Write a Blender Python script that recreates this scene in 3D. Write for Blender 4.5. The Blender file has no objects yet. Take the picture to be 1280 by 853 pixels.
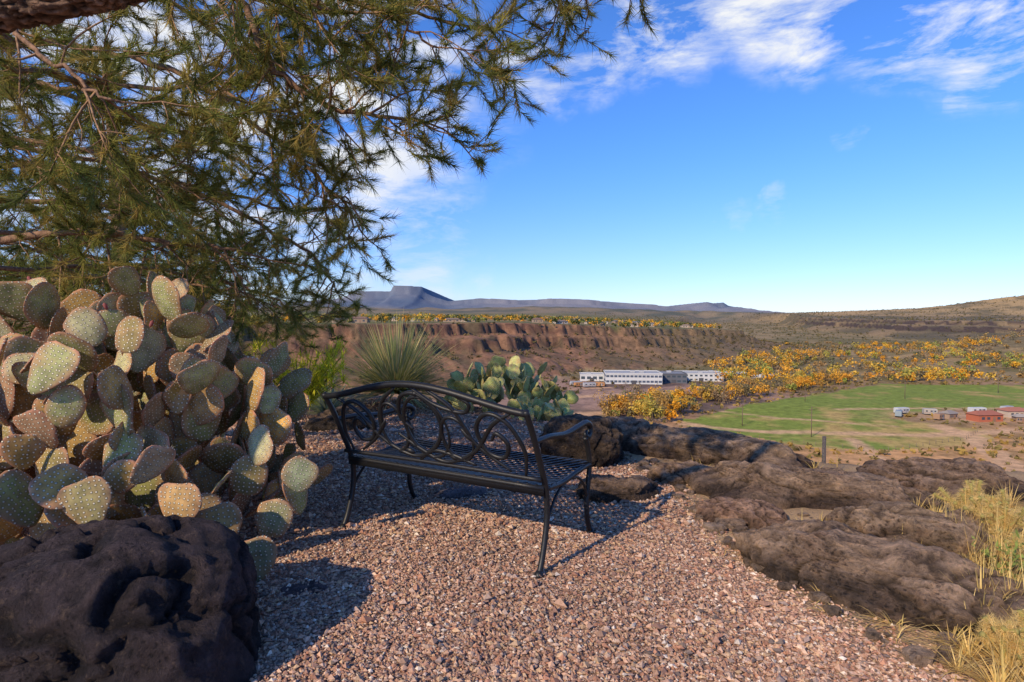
import bpy, math, random, time
import numpy as np
from mathutils import Vector
T0=time.time()
def tick(s): print('TICK',s,round(time.time()-T0,1))
rng=np.random.default_rng(7); random.seed(7)
sc=bpy.context.scene
sc.view_settings.view_transform='Standard'; sc.view_settings.look='None'; sc.view_settings.exposure=0

# ---------------------------------------------------------------- noise
def _h(n):
    n=(n^(n>>np.uint32(13)))*np.uint32(1274126177)
    n=(n^(n>>np.uint32(15)))*np.uint32(2246822519)
    n=n^(n>>np.uint32(16))
    return n.astype(np.float32)*np.float32(1/4294967295.0)
def vn(p,s=0):
    p=np.asarray(p); i=np.floor(p); f=(p-i).astype(np.float32); f=f*f*(3-2*f); i=i.astype(np.int64)
    A_=[(i[:,0]*374761393&0xffffffff).astype(np.uint32),(i[:,1]*668265263&0xffffffff).astype(np.uint32),((i[:,2]*1440670441+s*974711)&0xffffffff).astype(np.uint32)]
    k=[np.uint32(374761393),np.uint32(668265263),np.uint32(1440670441)]
    def c(dx,dy,dz): return _h(A_[0]+k[0]*np.uint32(dx)+A_[1]+k[1]*np.uint32(dy)+A_[2]+k[2]*np.uint32(dz))
    a,b,d=f[:,0],f[:,1],f[:,2]
    flat=not p[:,2].any()
    def pl(dz):
        x0=c(0,0,dz); x0+=(c(1,0,dz)-x0)*a; x1=c(0,1,dz); x1+=(c(1,1,dz)-x1)*a; return x0+(x1-x0)*b
    r=pl(0)
    if not flat: r=r+(pl(1)-r)*d
    return r*2-1
np.seterr(over='ignore')
def fbm(p,o=4,s=0,g=.5,off=7.3):
    r=0;a=1;t=0
    for k in range(o):
        r=r+a*vn(p*(2.03**k)+(k*off),s+k); t+=a; a*=g
    return r/t
def f2(x,y,sc_,o=4,s=0):
    x=np.asarray(x,float);y=np.asarray(y,float); r=0;a=1;t=0
    for k in range(o):
        q=np.stack([x.ravel()/sc_*2.03**k+k*7.3,y.ravel()/sc_*2.03**k+k*5.1,np.zeros(x.size)],1)
        r=r+a*vn(q,s+k); t+=a; a*=.5
    return (r/t).reshape(x.shape)

# ---------------------------------------------------------------- mesh accumulate
class Acc:
    def __init__(s): s.v=[];s.q=[];s.t=[];s.c=[];s.p=[];s.n=0
    def add(s,v,q=None,t=None,col=(.5,.5,.5),pc=None):
        v=np.asarray(v,float).reshape(-1,3)
        if q is not None and len(q): s.q.append(np.asarray(q,np.int64)+s.n)
        if t is not None and len(t): s.t.append(np.asarray(t,np.int64)+s.n)
        c=np.asarray(col,float)
        if c.ndim==1: c=np.tile(c,(len(v),1))
        s.v.append(v); s.c.append(c)
        s.p.append(np.zeros((len(v),3)) if pc is None else pc)
        s.n+=len(v)
    def build(s,name,mat,smooth=True,parent=None,pc=False):
        v=np.concatenate(s.v); c=np.concatenate(s.c)
        q=np.concatenate(s.q) if s.q else np.zeros((0,4),np.int64)
        t=np.concatenate(s.t) if s.t else np.zeros((0,3),np.int64)
        me=bpy.data.meshes.new(name)
        me.vertices.add(len(v)); me.vertices.foreach_set('co',v.astype(np.float32).ravel())
        li=np.concatenate([q.ravel(),t.ravel()]).astype(np.int32)
        me.loops.add(len(li)); me.loops.foreach_set('vertex_index',li)
        ls=np.concatenate([np.arange(len(q))*4,len(q)*4+np.arange(len(t))*3]).astype(np.int32)
        me.polygons.add(len(ls)); me.polygons.foreach_set('loop_start',ls)
        try: me.polygons.foreach_set('loop_total',np.concatenate([np.full(len(q),4),np.full(len(t),3)]).astype(np.int32))
        except Exception: pass
        me.polygons.foreach_set('use_smooth',np.full(len(ls),smooth))
        me.update(calc_edges=True)
        a=me.color_attributes.new('Col','FLOAT_COLOR','POINT')
        a.data.foreach_set('color',np.concatenate([c,np.ones((len(c),1))],1).astype(np.float32).ravel())
        if pc:
            b=me.attributes.new('pc','FLOAT_VECTOR','POINT'); b.data.foreach_set('vector',np.concatenate(s.p).astype(np.float32).ravel())
        me.materials.append(mat)
        ob=bpy.data.objects.new(name,me); sc.collection.objects.link(ob)
        if parent: ob.parent=parent
        return ob
def empty(name,loc=(0,0,0)):
    e=bpy.data.objects.new(name,None); sc.collection.objects.link(e); e.empty_display_size=.1
    return e

def smooth_pts(P,n=6):
    P=np.asarray(P,float)
    if len(P)<3: return np.array([P[0]+(P[-1]-P[0])*t for t in np.linspace(0,1,n)])
    Q=np.vstack([2*P[0]-P[1],P,2*P[-1]-P[-2]]); out=[]
    for i in range(1,len(Q)-2):
        for t in np.linspace(0,1,n,endpoint=False):
            a,b,c,d=Q[i-1],Q[i],Q[i+1],Q[i+2]
            out.append(.5*((2*b)+(c-a)*t+(2*a-5*b+4*c-d)*t*t+(3*b-a-3*c+d)*t**3))
    out.append(P[-1]); return np.array(out)
def tube(acc,P,R,k=6,col=(.1,.1,.1),bark=0):
    P=np.asarray(P,float); n=len(P); R=np.full(n,R) if np.isscalar(R) else np.asarray(R)
    T=np.gradient(P,axis=0); T/= np.linalg.norm(T,axis=1)[:,None]+1e-9
    u=np.cross(T[0],[0,0,1.])
    if np.linalg.norm(u)<.1: u=np.cross(T[0],[1.,0,0])
    u/=np.linalg.norm(u); V=[]
    an=np.arange(k)/k*2*np.pi; ca=np.cos(an)[:,None]; sa=np.sin(an)[:,None]
    for i in range(n):
        u=u-T[i]*np.dot(u,T[i]); u/=np.linalg.norm(u)+1e-9; w=np.cross(T[i],u)
        V.append(P[i]+R[i]*(ca*u+sa*w))
    V=np.concatenate(V)
    if bark:
        C0=np.repeat(P,k,0)
        ax=np.repeat(T,k,0); al=(V*ax).sum(1)[:,None]*ax
        q_=(V-al)*60+al*22; nb=fbm(q_,5,3,.6); nb2=1-np.abs(fbm(q_*.6,4,8))*4
        V=C0+(V-C0)*(1+bark*(nb*.8-np.clip(nb2,0,1)*.9))[:,None]
        col=np.array(col)*(.75+1.1*nb-.55*np.clip(nb2,0,1))[:,None]; col=np.clip(col,.012,1)
        col=np.vstack([col,col[:1],col[-1:]])
    base=np.arange(n-1)[:,None]*k; a=np.arange(k)[None]; b=(np.arange(k)+1)%k
    q=np.stack([base+a,base+b[None],base+k+b[None],base+k+a],-1).reshape(-1,4)
    m=len(V); V=np.vstack([V,P[0],P[-1]])
    t=[[m,(j+1)%k,j] for j in range(k)]+[[m+1,(n-1)*k+j,(n-1)*k+(j+1)%k] for j in range(k)]
    acc.add(V,q,t,col)
def tubes(acc,PP,R0,R1,col,k=3):
    m,n,_=PP.shape; T=np.gradient(PP,axis=1); T/=np.linalg.norm(T,axis=2,keepdims=True)+1e-9
    u=np.cross(T,np.array([.3,.5,.81])); u/=np.linalg.norm(u,axis=2,keepdims=True)+1e-9; w=np.cross(T,u)
    R=(np.asarray(R0)[:,None]+(np.asarray(R1)-np.asarray(R0))[:,None]*np.linspace(0,1,n)[None])[...,None]
    V=np.stack([PP+R*(math.cos(a)*u+math.sin(a)*w) for a in np.arange(k)/k*2*math.pi],2)
    idx=np.arange(m*n*k).reshape(m,n,k); a=idx[:,:-1]; b=idx[:,1:]
    q=np.stack([a,np.roll(a,-1,2),np.roll(b,-1,2),b],-1).reshape(-1,4)
    acc.add(V.reshape(-1,3),q,None,col)
def box(acc,c,s,rot=0,col=(.5,.5,.5),taper=1):
    x,y,z=s[0]/2,s[1]/2,s[2]/2
    v=np.array([[-x,-y,-z],[x,-y,-z],[x,y,-z],[-x,y,-z],[-x*taper,-y*taper,z],[x*taper,-y*taper,z],[x*taper,y*taper,z],[-x*taper,y*taper,z]])
    cr,sr=math.cos(rot),math.sin(rot); v=v@np.array([[cr,sr,0],[-sr,cr,0],[0,0,1]])+np.array(c)
    acc.add(v,[[0,3,2,1],[4,5,6,7],[0,1,5,4],[1,2,6,5],[2,3,7,6],[3,0,4,7]],None,col)

# ---------------------------------------------------------------- materials
def newmat(name):
    m=bpy.data.materials.new(name); m.use_nodes=True; nt=m.node_tree; nt.nodes.clear(); return m,nt
def N(nt,t,**k):
    n=nt.nodes.new(t)
    for a,b in k.items(): setattr(n,a,b)
    return n
def leafmat(name,trans=.35,rough=.6):
    m,nt=newmat(name); L=nt.links.new
    o=N(nt,'ShaderNodeOutputMaterial'); at=N(nt,'ShaderNodeAttribute',attribute_name='Col')
    p=N(nt,'ShaderNodeBsdfDiffuse')
    tr=N(nt,'ShaderNodeBsdfTranslucent'); mx=N(nt,'ShaderNodeMixShader'); mx.inputs[0].default_value=trans
    L(at.outputs['Color'],p.inputs['Color']);L(at.outputs['Color'],tr.inputs['Color'])
    L(p.outputs[0],mx.inputs[1]);L(tr.outputs[0],mx.inputs[2]);L(mx.outputs[0],o.inputs['Surface']); return m
def colmat(name,rough=.85,nscale=None,namt=.3,bump=0,bscale=20,metal=0,spec=.3):
    m,nt=newmat(name); L=nt.links.new
    o=N(nt,'ShaderNodeOutputMaterial'); at=N(nt,'ShaderNodeAttribute',attribute_name='Col')
    p=N(nt,'ShaderNodeBsdfPrincipled'); p.inputs['Roughness'].default_value=rough; p.inputs['Metallic'].default_value=metal
    p.inputs['Specular IOR Level'].default_value=spec
    c=at.outputs['Color']; tc=N(nt,'ShaderNodeTexCoord')
    if nscale:
        n=N(nt,'ShaderNodeTexNoise'); n.inputs['Scale'].default_value=nscale; n.inputs['Detail'].default_value=4; n.inputs['Roughness'].default_value=.65
        L(tc.outputs['Object'],n.inputs['Vector'])
        r=N(nt,'ShaderNodeMapRange'); r.inputs[1].default_value=.3;r.inputs[2].default_value=.7; r.inputs[3].default_value=1-namt; r.inputs[4].default_value=1+namt
        L(n.outputs[0],r.inputs[0])
        mm=N(nt,'ShaderNodeVectorMath',operation='SCALE'); L(c,mm.inputs[0]); L(r.outputs[0],mm.inputs['Scale']); c=mm.outputs[0]
    L(c,p.inputs['Base Color'])
    if bump:
        n2=N(nt,'ShaderNodeTexNoise'); n2.inputs['Scale'].default_value=bscale; n2.inputs['Detail'].default_value=4
        L(tc.outputs['Object'],n2.inputs['Vector'])
        b=N(nt,'ShaderNodeBump'); b.inputs['Distance'].default_value=bump; L(n2.outputs[0],b.inputs['Height']); L(b.outputs[0],p.inputs['Normal'])
    L(p.outputs[0],o.inputs['Surface']); return m
def rockmat(name,lich=.5):
    m,nt=newmat(name); L=nt.links.new
    o=N(nt,'ShaderNodeOutputMaterial'); at=N(nt,'ShaderNodeAttribute',attribute_name='Col')
    p=N(nt,'ShaderNodeBsdfPrincipled'); p.inputs['Roughness'].default_value=.85; p.inputs['Specular IOR Level'].default_value=.25
    tc=N(nt,'ShaderNodeTexCoord'); O=tc.outputs['Object']
    n=N(nt,'ShaderNodeTexNoise'); n.inputs['Scale'].default_value=10; n.inputs['Detail'].default_value=10; n.inputs['Roughness'].default_value=.78; L(O,n.inputs[0])
    r=N(nt,'ShaderNodeMapRange'); r.inputs[1].default_value=.34;r.inputs[2].default_value=.66; r.inputs[3].default_value=.3; r.inputs[4].default_value=1.8; L(n.outputs[0],r.inputs[0])
    mm=N(nt,'ShaderNodeVectorMath',operation='SCALE'); L(at.outputs['Color'],mm.inputs[0]); L(r.outputs[0],mm.inputs['Scale'])
    n2=N(nt,'ShaderNodeTexNoise'); n2.inputs['Scale'].default_value=30; n2.inputs['Detail'].default_value=6; n2.inputs['Roughness'].default_value=.75; L(O,n2.inputs[0])
    r2=N(nt,'ShaderNodeMapRange'); r2.inputs[1].default_value=.55;r2.inputs[2].default_value=.64; r2.inputs[4].default_value=lich; L(n2.outputs[0],r2.inputs[0])
    mx=N(nt,'ShaderNodeMix',data_type='RGBA'); L(r2.outputs[0],mx.inputs[0]); L(mm.outputs[0],mx.inputs[6])
    lc=N(nt,'ShaderNodeVectorMath',operation='MULTIPLY_ADD'); L(at.outputs['Color'],lc.inputs[0]); lc.inputs[1].default_value=(1.35,1.2,1.05); lc.inputs[2].default_value=(.11,.08,.05); L(lc.outputs[0],mx.inputs[7])
    n4=N(nt,'ShaderNodeTexNoise'); n4.inputs['Scale'].default_value=4.2; n4.inputs['Detail'].default_value=6; n4.inputs['Roughness'].default_value=.72; L(O,n4.inputs[0])
    r4=N(nt,'ShaderNodeMapRange'); r4.inputs[1].default_value=.52;r4.inputs[2].default_value=.64; r4.inputs[4].default_value=.45; L(n4.outputs[0],r4.inputs[0])
    lw=N(nt,'ShaderNodeVectorMath',operation='MULTIPLY'); L(at.outputs['Color'],lw.inputs[0]); lw.inputs[1].default_value=(.55,.42,.34)
    mx4=N(nt,'ShaderNodeMix',data_type='RGBA'); L(r4.outputs[0],mx4.inputs[0]); L(mx.outputs[2],mx4.inputs[6]); L(lw.outputs[0],mx4.inputs[7])
    wv=N(nt,'ShaderNodeVectorMath',operation='MULTIPLY_ADD'); L(n2.outputs['Color'],wv.inputs[0]); wv.inputs[1].default_value=(.05,.05,.05); L(O,wv.inputs[2])
    v=N(nt,'ShaderNodeTexVoronoi'); v.inputs['Scale'].default_value=44; L(wv.outputs[0],v.inputs['Vector'])
    v2=N(nt,'ShaderNodeMapRange'); v2.inputs[1].default_value=.10;v2.inputs[2].default_value=.42; L(v.outputs['Distance'],v2.inputs[0])
    am=N(nt,'ShaderNodeMapRange'); am.inputs[1].default_value=.40; am.inputs[2].default_value=.58; L(n4.outputs[0],am.inputs[0])
    iv=N(nt,'ShaderNodeMix'); L(am.outputs[0],iv.inputs[0]); iv.inputs[2].default_value=.85; L(v2.outputs[0],iv.inputs[3])
    sc2=N(nt,'ShaderNodeVectorMath',operation='SCALE'); dk=N(nt,'ShaderNodeMapRange'); dk.inputs[3].default_value=.3; dk.inputs[4].default_value=1.08; L(iv.outputs[0],dk.inputs[0])
    L(mx4.outputs[2],sc2.inputs[0]); L(dk.outputs[0],sc2.inputs['Scale']); L(sc2.outputs[0],p.inputs['Base Color'])
    ad=N(nt,'ShaderNodeMath',operation='MULTIPLY_ADD'); L(n.outputs[0],ad.inputs[0]); ad.inputs[1].default_value=5.5; L(iv.outputs[0],ad.inputs[2])
    b=N(nt,'ShaderNodeBump'); b.inputs['Distance'].default_value=.028; L(ad.outputs[0],b.inputs['Height']); L(b.outputs[0],p.inputs['Normal'])
    L(p.outputs[0],o.inputs['Surface']); return m

M_leaf=leafmat('needles',.35); M_dist=leafmat('distant_leaves',.25); M_grass=leafmat('blades',.35)
M_bark=colmat('bark',.95,40,.5,.008,60)
M_rock=rockmat('lava_rock',.6)
M_paint=colmat('painted_walls',.8,.3,.06)
M_metal=colmat('black_metal',.45,60,.25,.0006,300,.0,.4)
M_peb=colmat('pebble',.8,150,.25)
M_spine=leafmat('spines',.4)

# ---------------------------------------------------------------- terrain
EX=[-60,-20,-5,-2,.6,1.8,2.6,3.9,8,20,60]; EY=[30,14,11,9.3,7.3,6.1,4.9,4.6,4.8,4,-5]
FOOT=np.array([(-900,150),(-400,230),(-200,290),(-115,315),(-37,333),(27,385),(77,458),(191,530),(292,650),(434,813),(475,1100),(600,1700),(900,2700),(2500,6000)],float)
def segdist(x,y,P):
    d=np.full(x.shape,1e9)
    for a,b in zip(P[:-1],P[1:]):
        ab=b-a; t=np.clip(((x-a[0])*ab[0]+(y-a[1])*ab[1])/(ab@ab),0,1)
        d=np.minimum(d,np.hypot(x-a[0]-t*ab[0],y-a[1]-t*ab[1]))
    return d
def inpoly(x,y,P):
    r=np.zeros(x.shape,bool); n=len(P)
    for i in range(n):
        x1,y1=P[i]; x2,y2=P[(i+1)%n]
        if y1==y2: continue
        c=((y1>y)!=(y2>y))&(x<(x2-x1)*(y-y1)/(y2-y1)+x1); r^=c
    return r
RX=np.array([-9000,-2800,-1900,-1740,-1700,-1400,-1300,-1285,-1260,-975,-955,-920,-850,-680,-340,0,500,850,1180,1860,2000,2070,2190,2280,2330,2480,2620,2780,3500,9000])
RP=np.array([388,386,380,376,370,369.5,370,369.5,362.5,363,368,372,376,382,378.5,381,379.5,381.5,384,391,386,382.5,386,382.5,387,391,399,402,403,400])
def terrain(x,y,info=False):
    x=np.asarray(x,float);y=np.asarray(y,float)
    de=y-np.interp(x,EX,EY)
    near=f2(x,y,1.3,3,11)*.02
    z=near-np.clip(de,0,None)*.55*(1+.25*f2(x,y,9,3,3))
    val=-40+f2(x,y,70,3,5)*1.2+np.clip(y-700,0,2500)*.012
    d1=segdist(x,y,FOOT)*np.where(y>np.interp(x,FOOT[:,0],FOOT[:,1]),1,-1)
    g=f2(x,y,55,5,21); g2=1-np.abs(f2(x,y,28,3,33))*2
    dd=d1+g*22-g2*11
    pr=np.interp(dd,[-10,0,45,72,76,94,97,106,180,700,5000],[0,0,12,18,26,31,38.5,40,40.5,43,48])
    fac=np.interp(x,[0,60,120,235,340,434],[1,.95,.87,.77,.66,.5])
    fac=fac+(1-fac)*np.clip((d1-150)/500,0,1)
    m1=pr*fac
    a=x/np.maximum(y,1)
    ft=np.interp(a,[.30,.47,.52,.675,.9,1.3,3],[3200,2500,1830,1150,976,900,900])
    d2=(y-ft)*.7+f2(x,y,120,4,41)*55
    m2=np.where(y>50,np.interp(d2,[0,60,110,120,160,170,260,2000],[0,9,14,24,27,35,36,42]),0)
    zz=val+np.maximum(m1,m2)
    hn=1-np.abs(f2(x,y,260,4,8))*1.6
    hill=(np.exp(-((x-2250)/430)**2-((y-2300)/500)**2)*90+np.exp(-((x-1500)/330)**2-((y-2500)/400)**2)*20
          +np.exp(-((x-660)/150)**2-((y-650)/110)**2)*27)*(.75+.35*hn)
    zz=zz+hill
    nn=f2(x,y,600,5,55); rd=1-np.abs(f2(x,y,330,4,57))*2
    prof=(402-np.interp(x,RX,RP))*8.44
    far=prof*np.interp(y+260*nn,[4300,5400,5950,6000,6500,11000],[0,.38,.72,1,1,.9])+np.clip(prof,0,60)/60*rd*10*np.clip((6050-y)/200,0.15,1)*np.clip((y-4300)/800,0,1)
    mid=np.exp(-((y-3400)/450)**2)*np.clip(1-(x-1100)/700,0,1)*(30+26*nn+10*rd)
    zz=zz+np.maximum(far,0)+mid+np.clip(y-1500,0,3000)*.004
    z2=np.maximum(z,zz-0*x)
    z2=np.where(de>0,z2,near)
    if info: return z2,dict(de=de,d1=d1,dd=dd,m1=m1,d2=d2,m2=m2,hill=hill,far=far,mid=mid,nn=nn,rd=rd,slopez=z,zz=zz)
    return z2
def tz(x,y): return float(terrain(np.array([x]),np.array([y]))[0])

FIELD=[(66,229),(98,262),(154,306),(250,384),(345,362),(400,330),(262,262),(186,258),(160,240),(180,214),(165,196),(118,178),(100,184),(84,205)]
PATHS=[([(60,240),(78,222),(100,212),(150,206),(200,214),(300,225)],3.6),([(168,222),(164,200),(150,175),(138,152),(125,130)],4.5),
       ([(60,262),(20,245),(-40,240)],5),([(120,200),(110,168),(100,140)],2.5),([(190,214),(205,195),(200,165),(175,120)],5),([(150,262),(200,266),(300,268)],2.2),([(96,258),(120,236),(150,222)],1.6),
       ([(20,300),(60,318),(110,330),(150,370)],4),([(-20,330),(30,340),(60,350)],3)]
def lerp(a,b,t): return a+(b-a)*t[...,None]
th=np.radians(np.unique(np.concatenate([np.linspace(-180,-50,50),np.linspace(-50,50,740),np.linspace(50,180,50)])))[:-1]
r=.35*np.exp(np.arange(0,880)*.01197)
TH,R_=np.meshgrid(th,r); X=R_*np.sin(TH); Y=R_*np.cos(TH)
Z,I=terrain(X,Y,True)
def A(*c): return np.array(c,float)
C=np.zeros(X.shape+(3,)); bc_=lambda *c: np.broadcast_to(A(*c),C.shape)
nA=f2(X,Y,30,4,70); nB=f2(X,Y,8,3,71); nC=f2(X,Y,150,3,72)
C[:]=A(.36,.21,.11)
C=lerp(C,A(.17,.125,.05),np.clip(.35+nA*1.6+nB,0,1))
C=lerp(C,lerp(bc_(.33,.225,.105),A(.18,.14,.055),np.clip(.5+nA*2+nC,0,1)),np.clip((Y-360)/60,0,1)*(I['m1']<1))
pad=np.exp(-((X-60)/90)**4-((Y-330)/75)**4)
C=lerp(C,lerp(bc_(.36,.22,.15),A(.15,.10,.08),np.clip(.5+nA*2.4+nB,0,1)),np.clip(pad*1.3,0,1))
dirt=np.exp(-((X-140)/80)**4-((Y-185)/45)**4)
C=lerp(C,lerp(bc_(.60,.32,.13),A(.34,.20,.08),np.clip(.2+nB*2+nA,0,1)),dirt)
fx=X+nB*5; fy=Y+nA*6
f=inpoly(fx,fy,FIELD).astype(float)
gm=np.clip((.2+nA*2.2+nB*1.5)-np.clip((Y-225)/70,-.45,.75),0,1)
C=lerp(C,lerp(bc_(.21,.25,.04),A(.46,.31,.10),gm),f)
C=lerp(C,A(.09,.14,.03),f*np.clip(nC*2.5-.1+nA*.8,0,.65))
for P,w in PATHS:
    d=segdist(X+nB*2,Y+nB*2,np.array(P,float)); C=lerp(C,A(.62,.37,.19),np.clip((w-d)/2+.3,0,1)*.9)
comp=np.exp(-((X-205)/42)**4-((Y-243)/13)**4); C=lerp(C,A(.50,.31,.17),comp*.9)
dd=I['dd']; mm=(I['m1']>1)
st=np.sin(Z*1.7+nB*1.5)*.5+.5
flank=lerp(bc_(.29,.15,.083),A(.15,.10,.055),np.clip(.45+nA*2.2,0,1))
flank=lerp(flank,A(.34,.165,.085),st*np.clip((dd-40)/50,0,1)*.8)
flank=lerp(flank,A(.09,.046,.035),(((dd>70)&(dd<78))|((dd>92)&(dd<99))).astype(float)*.8)
flank=lerp(flank,A(.19,.14,.072),np.clip((X-40)/150,0,1)*.7)
flank=lerp(flank,A(.10,.075,.042),np.clip(nB*1.6+nA*.8-.1,0,.75))
top=lerp(bc_(.26,.19,.085),A(.13,.13,.045),np.clip(.5+nC*2+nA,0,1))
mc=lerp(flank,top,np.clip((dd-103)/8,0,1)); C=np.where(mm[...,None],mc,C)
m2=(I['m2']>1)&(I['m2']>I['m1']); d2=I['d2']
fl2=lerp(bc_(.29,.195,.10),A(.13,.105,.06),np.clip(.5+nC*2+nA*.6,0,1))
fl2=lerp(fl2,A(.07,.05,.045),(((d2>105)&(d2<124))|((d2>155)&(d2<174))).astype(float)*.9)
C=np.where(m2[...,None],fl2,C)
hl=np.clip(I['hill']/14,0,1); C=lerp(C,lerp(bc_(.42,.28,.13),A(.19,.145,.075),np.clip(.4+nC*2.2+nA*1.5,0,1)),hl)
mi=np.clip(I['mid']/12,0,1); C=lerp(C,lerp(bc_(.12,.12,.085),A(.25,.19,.12),np.clip(.5+nC*2+I['rd']*.3,0,1)),mi)
fr=np.clip((Y-4200)/900,0,1); C=lerp(C,lerp(bc_(.11,.145,.20),A(.24,.235,.25),np.clip(.4+I['nn']*1.2+I['rd']*.35,0,1)),fr)  # aerial haze painted in: far ridge colours turn blue-grey with distance
own=(I['slopez']>I['zz'])&(I['de']>0)
C=np.where(own[...,None],lerp(bc_(.27,.19,.12),A(.14,.11,.07),np.clip(.5+f2(X,Y,2,3,91)*1.5,0,1)),C)
ter=(I['de']<=0)
gl=f2(X,Y,.5,3,92)
grav=lerp(bc_(.35,.21,.14),A(.26,.16,.11),np.clip(.5+gl,0,1))
soil=lerp(bc_(.44,.29,.155),A(.24,.16,.09),np.clip(.5+gl*1.8,0,1))
def gravel_edge(y): return np.interp(y,[0,2.0,2.6,3.2,4.2,5.2,6.5,8],[1.75,1.45,1.22,1.1,1.15,.9,.6,.4])
ge=np.clip((gravel_edge(Y)-X)/.15+.5,0,1)
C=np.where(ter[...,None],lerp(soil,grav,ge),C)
acc=Acc(); nr,na=X.shape
V=np.stack([X,Y,Z],-1).reshape(-1,3)
i=np.arange(nr-1)[:,None]*na; j=np.arange(na)[None]; j2=(j+1)%na
q=np.stack([i+j,i+j2,i+na+j2,i+na+j],-1).reshape(-1,4)[:,::-1]
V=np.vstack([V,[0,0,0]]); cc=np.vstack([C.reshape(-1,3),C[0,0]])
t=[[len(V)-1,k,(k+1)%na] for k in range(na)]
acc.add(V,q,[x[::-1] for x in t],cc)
m,nt=newmat('ground'); L=nt.links.new
o=N(nt,'ShaderNodeOutputMaterial'); at=N(nt,'ShaderNodeAttribute',attribute_name='Col'); p=N(nt,'ShaderNodeBsdfPrincipled'); p.inputs['Roughness'].default_value=.95; p.inputs['Specular IOR Level'].default_value=.1
tc=N(nt,'ShaderNodeTexCoord')
v=N(nt,'ShaderNodeTexVoronoi'); v.inputs['Scale'].default_value=75; L(tc.outputs['Object'],v.inputs['Vector'])
n=N(nt,'ShaderNodeTexNoise'); n.inputs['Scale'].default_value=.25; n.inputs['Detail'].default_value=10; n.inputs['Roughness'].default_value=.78; L(tc.outputs['Object'],n.inputs[0])
rr=N(nt,'ShaderNodeMapRange'); rr.inputs[1].default_value=.35; rr.inputs[2].default_value=.65; rr.inputs[3].default_value=.6; rr.inputs[4].default_value=1.4; L(n.outputs[0],rr.inputs[0])
s1=N(nt,'ShaderNodeVectorMath',operation='SCALE'); L(at.outputs['Color'],s1.inputs[0]); L(rr.outputs[0],s1.inputs['Scale'])
L(s1.outputs[0],p.inputs['Base Color'])
b=N(nt,'ShaderNodeBump'); b.inputs['Distance'].default_value=.008; L(v.outputs['Distance'],b.inputs['Height']); b.invert=True; L(b.outputs[0],p.inputs['Normal'])
L(p.outputs[0],o.inputs['Surface']); M_ground=m
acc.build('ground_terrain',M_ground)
tick('terrain built')

# ---------------------------------------------------------------- gravel stones
def pebbles(n,ymin,ymax,size,name_acc):
    y=rng.uniform(ymin,ymax,n*2); x=rng.uniform(-1.15,1.0,n*2)*np.maximum(y,1.5)
    k=(x<gravel_edge(y)+rng.normal(0,.14,len(x)))&(x>-3.2-(y-3)*.3)&(y<np.interp(x,EX,EY)-.1)
    x=x[k][:n];y=y[k][:n]; n=len(x); z=f2(x,y,1.3,3,11)*.02
    base=np.array([[1,0,0],[0,1,0],[-1,0,0],[0,-1,0],[0,0,1],[0,0,-1]],float)
    s=size*rng.lognormal(0,.36,n)
    V=base[None]*(1+rng.uniform(-.35,.35,(n,6,1)))+rng.uniform(-.25,.25,(n,6,3))
    V=V*np.stack([rng.uniform(.8,1.3,n),rng.uniform(.6,1,n),rng.uniform(.45,.8,n)],1)[:,None]
    a=rng.uniform(0,6.28,n); c,s_=np.cos(a)[:,None],np.sin(a)[:,None]
    V=np.stack([V[...,0]*c-V[...,1]*s_,V[...,0]*s_+V[...,1]*c,V[...,2]],-1)*s[:,None,None]
    V+=np.stack([x,y,z+s*rng.uniform(0,.9,n)],1)[:,None]
    F=np.array([[0,1,4],[1,2,4],[2,3,4],[3,0,4],[1,0,5],[2,1,5],[3,2,5],[0,3,5]])
    T=(F[None]+np.arange(n)[:,None,None]*6).reshape(-1,3)
    pal=np.array([[.50,.30,.195],[.38,.21,.14],[.58,.39,.27],[.70,.57,.44],[.41,.20,.12],[.18,.13,.105],[.54,.35,.20],[.43,.30,.23]])
    pc=pal[rng.choice(8,n,p=[.23,.2,.15,.05,.12,.08,.1,.07])]*rng.uniform(.75,1.2,(n,1))
    pc*=(1+.22*f2(x,y,.6,3,95))[:,None]
    name_acc.add(V.reshape(-1,3),None,T,np.repeat(pc,6,0))
acc=Acc()
pebbles(85000,1.4,3.2,.0068,acc); pebbles(60000,3.2,5.2,.0085,acc); pebbles(30000,5.2,9,.012,acc)
acc.build('gravel',M_peb,smooth=False)

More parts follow.
